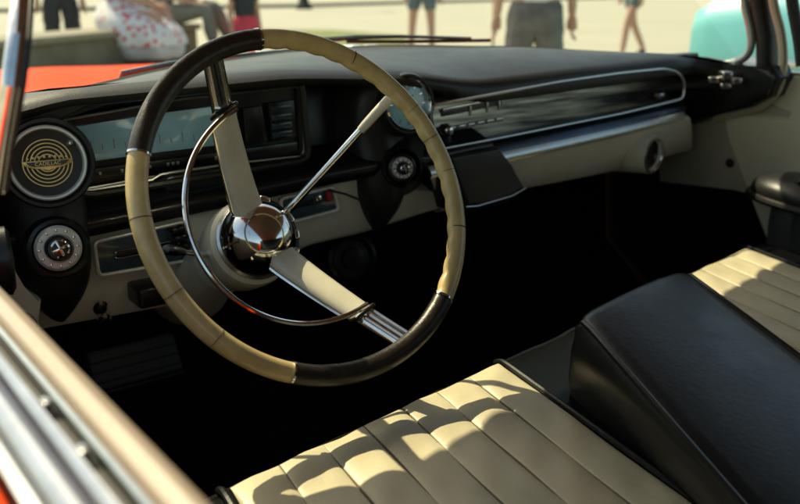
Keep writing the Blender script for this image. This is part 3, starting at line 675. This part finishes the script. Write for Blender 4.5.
# ------------------------------------------------------------------ hanging bag under the dash
bag = empty('litter_bag', 'flat dark grey pouch hanging below the dash beside the radio', 'bag', P(483, 200, y=.25))
bo = bag.location
bm = B(); slab(bm, [P(u, v, y=.262)-bo for u, v in ((452, 158), (500, 149), (512, 166), (525, 188), (500, 199), (470, 206), (464, 190))], (0, .018, 0), .004); obj('pouch_front', bm, mat('grey_black_vinyl', (.035, .037, .035), .5, var=.25, vscale=20, bump=.2), bag)
bm = B(); slab(bm, [P(u, v, y=.272)-bo for u, v in ((436, 166), (456, 160), (470, 206), (500, 201), (522, 191), (510, 203), (470, 213), (448, 210))], (0, .03, 0), .004); obj('pouch_back', bm, BLACKP, bag)
bm = B(); tube(bm, [P(u, v, y=.260)-bo for u, v in ((526, 188), (512, 196), (495, 201), (478, 206), (466, 207))], .0015, 6); obj('hem', bm, STEEL, bag)
# ================================================================== THE PLACE OUTSIDE
def at(u, d, z=0):
    """a spot on the ground d metres from the camera along the photo column u"""
    q = ray(u, 252 - FPX*math.tan(PIT)); q = Vector((q.x, q.y, 0)).normalized(); p = CAM + q*d; return Vector((p.x, p.y, z))
def facing(p, off=0):   # z rotation that turns local -Y towards the camera
    v = CAM - p; return math.atan2(v.x, -v.y)*1 + off
CONC = mat('sunlit_concrete', (.39, .37, .285), .85, var=.10, vscale=.45, bump=.15, bscale=25)
bm = B(); n = 24
R_ = [0, 3, 8, 20, 60, 200, 700]; prev = None
bmesh.ops.create_grid(bm, x_segments=8, y_segments=8, size=700)
tag(obj('ground', bm, CONC, smooth=False), kind='structure')
GRASSM = mat('dry_grass', (.20, .21, .06), .9, var=.4, vscale=3, vcol=(.10, .13, .04), bump=.6, bscale=40)
bm = B(); vs_ = [bm.verts.new(at(u, d, .006)) for u, d in ((215, 15.5), (330, 15), (408, 15.2), (405, 18.5), (330, 20.5), (250, 21))]; bm.faces.new(vs_)
tag(obj('lawn', bm, GRASSM, smooth=False), kind='structure')
# raised kerb at the far side of the lot
bm = B(); tube(bm, [at(u, d, .02) for u, d in ((-150, 33), (200, 35), (300, 36), (420, 41), (620, 52))], .12, 4, shape=[(1, .9), (-1, .9), (-1, -1), (1, -1)])
tag(obj('kerb', bm, mat('grey_kerb_stone', (.16, .15, .13), .85, var=.2, vscale=2)), kind='structure')
# low stone wall with coping and a ledge
STONE = mat('olive_stone', (.20, .175, .115), .85, var=.35, vscale=5, bump=.5, bscale=18)
wa, wb = at(-160, 6.6), at(196, 9.6); wd = (wb-wa).normalized(); wn = Vector((-wd.y, wd.x, 0)); WR = math.atan2(wd.y, wd.x)
if (CAM-wa).dot(wn) < 0: wn = -wn       # wn points to the camera
wall = empty('low_stone_wall', 'long low olive grey stone wall with people sitting on it, left of the red bonnet', 'wall', wa)
RW = Matrix.Rotation(WR, 3, 'Z'); Lw = (wb-wa).length; mid = (wb-wa)/2
bm = B(); rbox(bm, mid-wn*.25+Vector((0, 0, .31)), (Lw, .44, .62), RW, .012); obj('wall_body', bm, STONE, wall)
bm = B(); rbox(bm, mid-wn*.25+Vector((0, 0, .652)), (Lw+.06, .52, .06), RW, .015); obj('coping', bm, mat('pale_coping_stone', (.27, .24, .17), .8, var=.2, vscale=6, bump=.3, bscale=30), wall)
bm = B(); rbox(bm, mid+wn*.20+Vector((0, 0, .17)), (Lw, .44, .34), RW, .02); obj('ledge', bm, STONE, wall)

# ---- people
def skin_bm(V, E, Rd, sub=1):
    me = bpy.data.meshes.new('s'); me.from_pydata([tuple(v) for v in V], E, []); o = bpy.data.objects.new('s', me); COL.objects.link(o)
    o.modifiers.new('k', 'SKIN'); o.modifiers.new('u', 'SUBSURF').levels = sub
    for i, sv in enumerate(o.data.skin_vertices[0].data):
        r = Rd[i]; sv.radius = r if isinstance(r, tuple) else (r, r); sv.use_root = (i == 0)
    dg = bpy.context.evaluated_depsgraph_get(); m2 = bpy.data.meshes.new_from_object(o.evaluated_get(dg))
    bm = B(); bm.from_mesh(m2); bpy.data.objects.remove(o); bpy.data.meshes.remove(m2); bpy.data.meshes.remove(me); return bm
def add_bm(a, b):
    t = bpy.data.meshes.new('t'); b.to_mesh(t); b.free(); a.from_mesh(t); bpy.data.meshes.remove(t)
STAND = dict(pelvis=(0, 0, .96), waist=(0, .005, 1.08), chest=(0, .01, 1.30), neck=(0, .015, 1.46), head=(0, 0, 1.56),
    shL=(.17, .01, 1.42), elL=(.215, .03, 1.14), wrL=(.225, -.03, .90), shR=(-.17, .01, 1.42), elR=(-.215, .03, 1.14), wrR=(-.225, -.03, .90),
    hiL=(.095, 0, .92), knL=(.105, -.015, .51), anL=(.105, .02, .09), toL=(.12, -.14, .035), hiR=(-.095, 0, .92), knR=(-.105, -.015, .51), anR=(-.105, .02, .09), toR=(-.12, -.14, .035))
def hand(bm, w, d, side, k):
    """palm, four unequal curled fingers and a thumb from the side of the palm"""
    w = Vector(w); d = Vector(d).normalized(); f = Vector((0, -1, 0)); f = (f-d*f.dot(d)).normalized(); s = d.cross(f)*side
    add_bm(bm, skin_bm([w-d*.02, w+d*.03, w+d*.085*k], [(0, 1), (1, 2)], [(.024, .02), (.036*k, .016), (.038*k, .014)]))
    for i, ln in enumerate((.072, .08, .075, .058)):
        b = w+d*.075*k+f*(.027-.018*i)*k
        p1 = b+d*ln*.45*k; p2 = p1+(d*.85-s*.5)*ln*.33*k; p3 = p2+(d*.6-s*.8)*ln*.25*k
        add_bm(bm, skin_bm([b, p1, p2, p3], [(0, 1), (1, 2), (2, 3)], [.0095, .009, .008, .007]))
    b = w+d*.025+f*.028; add_bm(bm, skin_bm([b, b+(d*.6+f*.8)*.035*k, b+(d*.6+f*.8)*.035*k+(d*.95+f*.2)*.03*k], [(0, 1), (1, 2)], [.012, .0105, .008]))
def person(label, loc, rz, J=None, sc=1, hair='short', top=None, top_col=None, legs=None, sleeve=.6, skirt=None, group=None, lean=None, shoes=True):
    j = dict(STAND); j.update(J or {}); j = {k: Vector(v)*sc for k, v in j.items()}
    root = empty('person', label, 'person', loc, rz, group)
    names = list(j); I = {n: i for i, n in enumerate(names)}
    V = [j[n] for n in names]
    E_ = [('pelvis', 'waist'), ('waist', 'chest'), ('chest', 'neck'), ('neck', 'head'), ('pelvis', 'hiL'), ('pelvis', 'hiR')]
    for s in 'LR': E_ += [('chest', 'sh'+s), ('sh'+s, 'el'+s), ('el'+s, 'wr'+s), ('hi'+s, 'kn'+s), ('kn'+s, 'an'+s), ('an'+s, 'to'+s)]
    rad = dict(pelvis=(.15, .11), waist=(.135, .10), chest=(.155, .11), neck=(.055, .058), head=(.06, .065))
    for s in 'LR': rad.update({'sh'+s: .058, 'el'+s: .041, 'wr'+s: (.03, .024), 'hi'+s: .088, 'kn'+s: .056, 'an'+s: .039, 'to'+s: (.036, .026)})
    rd = [tuple(x*sc for x in rad[n]) if isinstance(rad[n], tuple) else rad[n]*sc for n in names]
    body = skin_bm(V, [(I[a], I[b]) for a, b in E_], rd, 2)
    for s, q in (('L', 1), ('R', -1)): hand(body, j['wr'+s], j['wr'+s]-j['el'+s], q, sc)
    # head: skull, jaw, nose, ears, brow
    h = j['head']+Vector((0, -.005, .085))*sc; hd = B()
    bmesh.ops.create_uvsphere(hd, u_segments=20, v_segments=14, radius=1)
    for v in hd.verts:
        c = v.co; x, y, z = c.x*.076, c.y*.096, c.z*.118
        if c.z < 0: x *= 1+.28*c.z; y = y*(1+.18*c.z) - .012*(-c.z)
        if c.y < -.75: y += .006*(abs(c.z) < .5)
        v.co = h+Vector((x, y, z))*sc
    for ex in (-1, 1):
        e = bmesh.ops.create_uvsphere(hd, u_segments=8, v_segments=6, radius=.016*sc)['verts']
        bmesh.ops.transform(hd, matrix=Matrix.Translation(h+Vector((ex*.077, .008, -.005))*sc) @ Matrix.Diagonal((.5, 1, 1.8, 1)), verts=e)
    add_bm(hd, skin_bm([h+Vector((0, -.088, .02))*sc, h+Vector((0, -.102, -.008))*sc, h+Vector((0, -.108, -.025))*sc], [(0, 1), (1, 2)], [.008*sc, .011*sc, .013*sc]))
    add_bm(body, hd); obj('body', body, SKIN, root)
    for ex in (-1, 1):
        bm = B(); bmesh.ops.create_uvsphere(bm, u_segments=10, v_segments=8, radius=.0125*sc, matrix=Matrix.Translation(h+Vector((ex*.031, -.082, .012))*sc)); obj('eye', bm, mat('eye_dark', (.03, .025, .02), .2), root)
    bm = B(); tube(bm, [h+Vector((x, -.086-.006*(1-abs(x)/.025), -.052))*sc for x in (-.025, -.012, 0, .012, .025)], [.003*sc, .006*sc, .006*sc, .006*sc, .003*sc], 8); obj('mouth', bm, mat('lips', (.32, .12, .10), .5), root)
    bm = B(); bmesh.ops.create_uvsphere(bm, u_segments=22, v_segments=14, radius=1)
    for v in bm.verts:
        c = v.co; long_ = 1.35 if hair == 'long' and c.z < 0 and c.y > -.1 else 1
        v.co = h+Vector((c.x*.084, c.y*.100+.010, c.z*.122*long_+.012))*sc
    bmesh.ops.delete(bm, geom=[v for v in bm.verts if (v.co.z < h.z+.035*sc and v.co.y < h.y+.01*sc) or v.co.z < h.z-(.19 if hair == 'long' else .05)*sc], context='VERTS')
    obj('hair', bm, HAIRD, root)
    def cloth(name, chain, m, grow):
        nm = []; ed = []
        for a, b, *t in chain:
            for q in (a, b):
                if q not in nm: nm.append(q)
            ed.append((nm.index(a), nm.index(b)))
        def pos(q):
            if isinstance(q, str): return j[q]
            return j[q[0]].lerp(j[q[1]], q[2])
        def rr(q):
            f = lambda n: rad[n] if isinstance(rad[n], tuple) else (rad[n], rad[n])
            if isinstance(q, str): a = f(q)
            else: a0, a1 = f(q[0]), f(q[1]); a = tuple(lerp(x, y, q[2]) for x, y in zip(a0, a1))
            return tuple((x+grow)*sc for x in a)
        bm = skin_bm([pos(q) for q in nm], ed, [rr(q) for q in nm], 2)
        for v in bm.verts:      # soft folds
            v.co += Vector((math.sin(v.co.z*47+v.co.x*20), math.cos(v.co.z*39+v.co.y*25), 0))*.004*sc
        return obj(name, bm, m, root)
    if top:
        ch = [('pelvis', 'waist'), ('waist', 'chest'), ('chest', ('chest', 'neck', .7))]
        for s in 'LR':
            ch += [('chest', 'sh'+s)]
            if sleeve <= .9: ch += [('sh'+s, ('sh'+s, 'el'+s, sleeve))]
            else: ch += [('sh'+s, 'el'+s), ('el'+s, ('el'+s, 'wr'+s, .9))]
        cloth(top, ch, top_col, .018)
    if legs:
        kind, m, ln = legs; ch = [(('pelvis', 'waist', .95), 'pelvis')]
        for s in 'LR':
            ch += [('pelvis', 'hi'+s)]
            if ln <= 1: ch += [('hi'+s, ('hi'+s, 'kn'+s, ln))]
            else: ch += [('hi'+s, 'kn'+s), ('kn'+s, ('kn'+s, 'an'+s, ln-1))]
        cloth(kind, ch, m, .026)
    if skirt:
        m, prof = skirt; bm = B(); secs = []
        for (cx, cy, cz, a, b) in prof:
            secs.append([Vector((cx+a*math.cos(q)*(1+.05*math.sin(q*9)), cy+b*math.sin(q)*(1+.05*math.sin(q*9)), cz))*sc for q in [2*PI*k/48 for k in range(48)]])
        loft(bm, secs, True); obj('skirt', bm, m, root, subsurf=1)
    if shoes:
        for s in 'LR':
            a, t = j['an'+s], j['to'+s]; f = (t-a); f.z = 0; f.normalize()
            sb = skin_bm([a+Vector((0, 0, -.03))*sc-f*.04*sc, a+Vector((0, 0, -.045))*sc+f*.06*sc, t+f*.03*sc], [(0, 1), (1, 2)], [(.045*sc, .05*sc), (.048*sc, .045*sc), (.042*sc, .030*sc)], 2)
            obj('shoe', sb, mat('dark_shoe', (.03, .03, .03), .5, var=.3), root)
    return root
GREY = mat('grey_cotton', (.17, .17, .16), .9, var=.4, vscale=9, bump=.4, bscale=90)
BGREY = mat('blue_grey_cotton', (.13, .17, .19), .9, var=.25, vscale=9, bump=.4, bscale=90)
PALEG = mat('pale_grey_trousers', (.20, .21, .185), .9, var=.25, vscale=8, bump=.4, bscale=90)
PINK = mat('pink_red_cloth', (.62, .06, .09), .85, var=.2, vscale=10)
DARKC = mat('charcoal_cloth', (.035, .04, .045), .9, var=.3, vscale=10)
WHITE = mat('white_cloth', (.72, .71, .68), .85, var=.06, vscale=10)
LILAC = mat('white_lilac_cloth', (.55, .52, .58), .85, var=.12, vscale=10)
# two people sitting on the wall
SIT = dict(pelvis=(0, 0, .78), waist=(0, -.02, .90), chest=(0, -.05, 1.12), neck=(0, -.06, 1.28), head=(0, -.08, 1.38), shL=(.17, -.05, 1.24), elL=(.22, -.13, .99), wrL=(.12, -.36, .90),
    shR=(-.17, -.05, 1.24), elR=(-.22, -.13, .99), wrR=(-.10, -.36, .90), hiL=(.10, -.06, .76), knL=(.12, -.46, .80), anL=(.12, -.44, .42), toL=(.13, -.60, .375), hiR=(-.10, -.06, .76), knR=(-.12, -.46, .80), anR=(-.13, -.42, .42), toR=(-.14, -.58, .375))
def on_wall(u, off=-.16):
    q = at(u, 1)-Vector((CAM.x, CAM.y, 0)); o = Vector((CAM.x, CAM.y, 0)); o2 = wa-wn*.25   # ray against the wall's line
    M_ = q.x*wd.y-q.y*wd.x; t = ((o2.x-o.x)*wd.y-(o2.y-o.y)*wd.x)/M_; p = o+q*t+wn*(.0); p.z = 0; return p
p1 = on_wall(112); frot = math.atan2(wn.x, -wn.y)
w_ = person('person in white dress with red dots and pale skirt sitting on the stone wall', p1, frot+.25, SIT, 1, 'long', 'dress_top', DOTS, None, .35, (DOTS, [(0, -.02, .95, .17, .13), (0, -.06, .86, .25, .20), (0, -.12, .80, .33, .30), (0, -.19, .72, .37, .36), (0, -.25, .62, .39, .38), (0, -.27, .54, .38, .37)]))
bm = B(); secs = []
for cx, cy, cz, a, b in ((0, -.22, .70, .32, .31), (0, -.26, .58, .35, .35), (0, -.28, .47, .35, .35), (0, -.28, .42, .30, .30)):
    secs.append([Vector((cx+a*math.cos(q)*(1+.06*math.sin(q*7)), cy+b*math.sin(q)*(1+.06*math.sin(q*7)), cz)) for q in [2*PI*k/48 for k in range(48)]])
loft(bm, secs, True); obj('underskirt', bm, LILAC, w_, subsurf=1)
p2 = on_wall(158); s2 = dict(SIT); s2.update(knL=(.20, -.50, .86), anL=(.28, -.62, .47), toL=(.33, -.76, .43), knR=(-.02, -.50, .84), anR=(.0, -.55, .45), toR=(0, -.71, .40))
person('person in pale grey trousers sitting at the end of the stone wall', p2, frot+.15, s2, 1, 'short', 'shirt', BGREY, ('trousers', PALEG, 1.85), .6)
# others in the bright lot
p = at(38, 9.3); person('person in charcoal clothes standing behind the stone wall', at(57, 10.4), facing(at(57, 10.4)), None, 1, 'short', 'shirt', DARKC, ('trousers', DARKC, 1.9), 1)
p = at(243, 9.2); person('small child in dark shirt and pink red skirt beyond the bonnet', p, facing(p, .5), None, .70, 'long', 'shirt', DARKC, None, .5, (PINK, [(0, 0, 1.10, .15, .12), (0, 0, .98, .19, .16), (0, 0, .85, .22, .19), (0, 0, .72, .25, .22)]))
p = at(422, 12.5); person('person in grey shorts with bare legs standing in the bright lot', p, facing(p, PI-.2), dict(knL=(.13, -.01, .51), anL=(.15, .02, .09), toL=(.17, -.14, .035), knR=(-.13, -.01, .51), anR=(-.15, .02, .09), toR=(-.17, -.14, .035)), 1.02, 'short', 'shirt', BGREY, ('shorts', BGREY, .62), .55)
p = at(537, 5.7); person('person in grey trousers seen from behind with one hand hanging down, nearest to the car', p, facing(p, PI), dict(pelvis=(0, 0, .90), hiL=(.085, 0, .84), hiR=(-.085, 0, .84), wrL=(.235, -.01, .90)), 1.0, 'short', 'shirt', WHITE, ('trousers', GREY, 1.85), .6)
p = at(636, 13.5); person('person in blue grey shorts walking with thin bare legs apart', p, facing(p, -.9), dict(knL=(.09, -.16, .53), anL=(.09, -.22, .10), toL=(.09, -.38, .05), knR=(-.09, .08, .50), anR=(-.09, .30, .13), toR=(-.09, .20, .04)), 1.0, 'short', 'shirt', WHITE, ('shorts', BGREY, .55), .5)
# posts
pp = at(303, 34); t = empty('lamp_post', 'dark lamp post with flared base on the far kerb', 'lamp post', pp)
bm = B(); lathe(bm, (0, 0, 0), (0, 0, 1), [(.30, 0), (.30, .12), (.20, .25), (.12, .55), (.10, .9)], 20); obj('post_base', bm, DARKC, t)
bm = B(); lathe(bm, (0, 0, .9), (0, 0, 1), [(.08, 0), (.055, 4.2)], 16); obj('pole', bm, DARKC, t)
bm = B(); lathe(bm, (0, 0, 5.1), (0, 0, 1), [(.05, 0), (.22, .1), (.25, .5), (.1, .65), (0, .7)], 20); obj('lantern', bm, WHITE, t)
pp = at(495, 10.5); t = empty('thin_pole', 'thin brown pole standing in the bright lot', 'pole', pp)
bm = B(); lathe(bm, (0, 0, 0), (0, 0, 1), [(.014, 0), (.014, 2.4), (.008, 2.42), (0, 2.42)], 12); obj('pole', bm, mat('brown_pole', (.18, .12, .06), .6, var=.2), t)
bm = B(); lathe(bm, (0, 0, 0), (0, 0, 1), [(.15, 0), (.15, .03), (.03, .05), (.02, .10)], 20); obj('pole_foot', bm, mat('brown_pole', (.18, .12, .06), .6), t)
# turquoise car
cp = at(1275, 5.9); tc_ = empty('parked_car', 'turquoise parked car with chrome side strip seen through the right side of the windscreen', 'car', cp, facing(cp, .12))
bm = B(); secs = []
for x, zt, zb, hw in ((-2.45, .80, .42, .66), (-2.42, .97, .32, .82), (-2.30, 1.04, .25, .88), (-1.4, 1.05, .22, .90), (-.6, 1.02, .22, .91), (.5, 1.0, .22, .91), (1.5, .98, .22, .90), (2.2, .92, .26, .84), (2.42, .82, .34, .72), (2.46, .62, .42, .55)):
    secs.append([Vector((x, y*hw, z)) for y, z in ((-.97, zb), (-1.0, lerp(zb, zt, .45)), (-.985, lerp(zb, zt, .8)), (-.93, zt-.02), (-.80, zt), (-.3, zt+.03), (.3, zt+.03), (.80, zt), (.93, zt-.02), (.985, lerp(zb, zt, .8)), (1.0, lerp(zb, zt, .45)), (.97, zb))])
loft(bm, secs, True, True); obj('body', bm, TURQ, tc_, sharp=50)
bm = B(); secs = []
for x, z, hw in ((-1.05, 1.0, .80), (-.75, 1.36, .64), (-.3, 1.43, .64), (.6, 1.43, .64), (1.05, 1.34, .62), (1.45, 1.0, .78)):
    secs.append([Vector((x, y*hw, .99 if abs(y) == 1 and k else z - .02*(abs(y) > .8))) for k, y in ((1, -1), (0, -.86), (0, -.4), (0, .4), (0, .86), (1, 1))])
loft(bm, secs, False, False); obj('cabin_glass', bm, DGLASS, tc_)
bm = B(); secs = []
for x, z, hw in ((-.72, 1.375, .60), (-.3, 1.445, .62), (.6, 1.445, .62), (1.03, 1.355, .59)): secs.append([Vector((x, y*hw, z+.01-.03*y*y)) for y in (-1, -.5, 0, .5, 1)])
loft(bm, secs); obj('roof', bm, TURQ, tc_)
for s in (-1, 1):
    bm = B(); tube(bm, [Vector((x, s*(hw+.012), .71)) for x, hw in ((-2.30, .80), (-2.1, .865), (-1.4, .90), (0, .91), (1.4, .90), (2.1, .85))], .022, 8); obj('chrome_strip', bm, CHROMEW, tc_)
    for x in (-1.45, 1.45):
        bm = B(); lathe(bm, (x, s*.80, .33), (0, s, 0), [(.19, .0), (.31, .0), (.33, .04), (.33, .11), (.30, .14), (.20, .145), (.19, .12)], 32); wt = obj('wheel', bm, RUBBER, tc_)
        bm = B(); lathe(bm, (x, s*.80, .33), (0, s, 0), [(.20, .10), (.19, .135), (.10, .12), (.07, .16), (0, .17)], 28); obj('rim', bm, CHROMEW, wt)
    bm = B(); lathe(bm, (-2.38, s*.60, .66), (-1, 0, .05), [(.11, -.04), (.11, .03), (.09, .05), (0, .07)], 24); obj('headlight', bm, WHITE, tc_)
for x in (-2.52, 2.52):
    bm = B(); rbox(bm, (x, 0, .42), (.10, 1.66, .14), None, .04); obj('bumper', bm, CHROMEW, tc_)

# ------------------------------------------------------------------ camera
cd = bpy.data.cameras.new('Camera'); cam = bpy.data.objects.new('Camera', cd); COL.objects.link(cam)
cd.sensor_width = 36; cd.lens = FPX/800*36; cd.clip_start = .02; cd.clip_end = 2000
M = Matrix((_r, _u, -_d)).transposed().to_4x4(); M.translation = CAM; cam.matrix_world = M
cd.dof.use_dof = True; cd.dof.focus_distance = 1.06; cd.dof.aperture_fstop = 5.0
scene.camera = cam

# ------------------------------------------------------------------ light
SD = Vector((-.15, .77, 1.0)).normalized()
el = math.asin(SD.z); az = math.atan2(SD.x, SD.y)
w = bpy.data.worlds.new('World'); scene.world = w; w.use_nodes = True
nt = w.node_tree; bg = nt.nodes['Background']; sky = nt.nodes.new('ShaderNodeTexSky'); sky.sky_type = 'NISHITA'
sky.sun_disc = False; sky.sun_elevation = el; sky.sun_rotation = az; sky.dust_density = 2.5; sky.air_density = 1.0
tint = nt.nodes.new('ShaderNodeMix'); tint.data_type = 'RGBA'; tint.blend_type = 'MULTIPLY'; tint.inputs[0].default_value = 1
tint.inputs[7].default_value = (1.0, 1.0, .80, 1)     # warm, hazy air
nt.links.new(sky.outputs[0], tint.inputs[6]); nt.links.new(tint.outputs[2], bg.inputs[0]); bg.inputs[1].default_value = .15
sl = bpy.data.lights.new('Sun', 'SUN'); so = bpy.data.objects.new('Sun', sl); COL.objects.link(so)
sl.energy = 4.0; sl.angle = math.radians(.5); sl.color = (1, .87, .58)
so.rotation_euler = SD.to_track_quat('Z', 'Y').to_euler()
vs = scene.view_settings; vs.view_transform = 'Standard'; vs.look = 'None'; vs.gamma = 1; vs.use_curve_mapping = False; vs.exposure = .62
scene.render.engine = 'CYCLES'
scene.cycles.max_bounces = 8; scene.cycles.transparent_max_bounces = 12
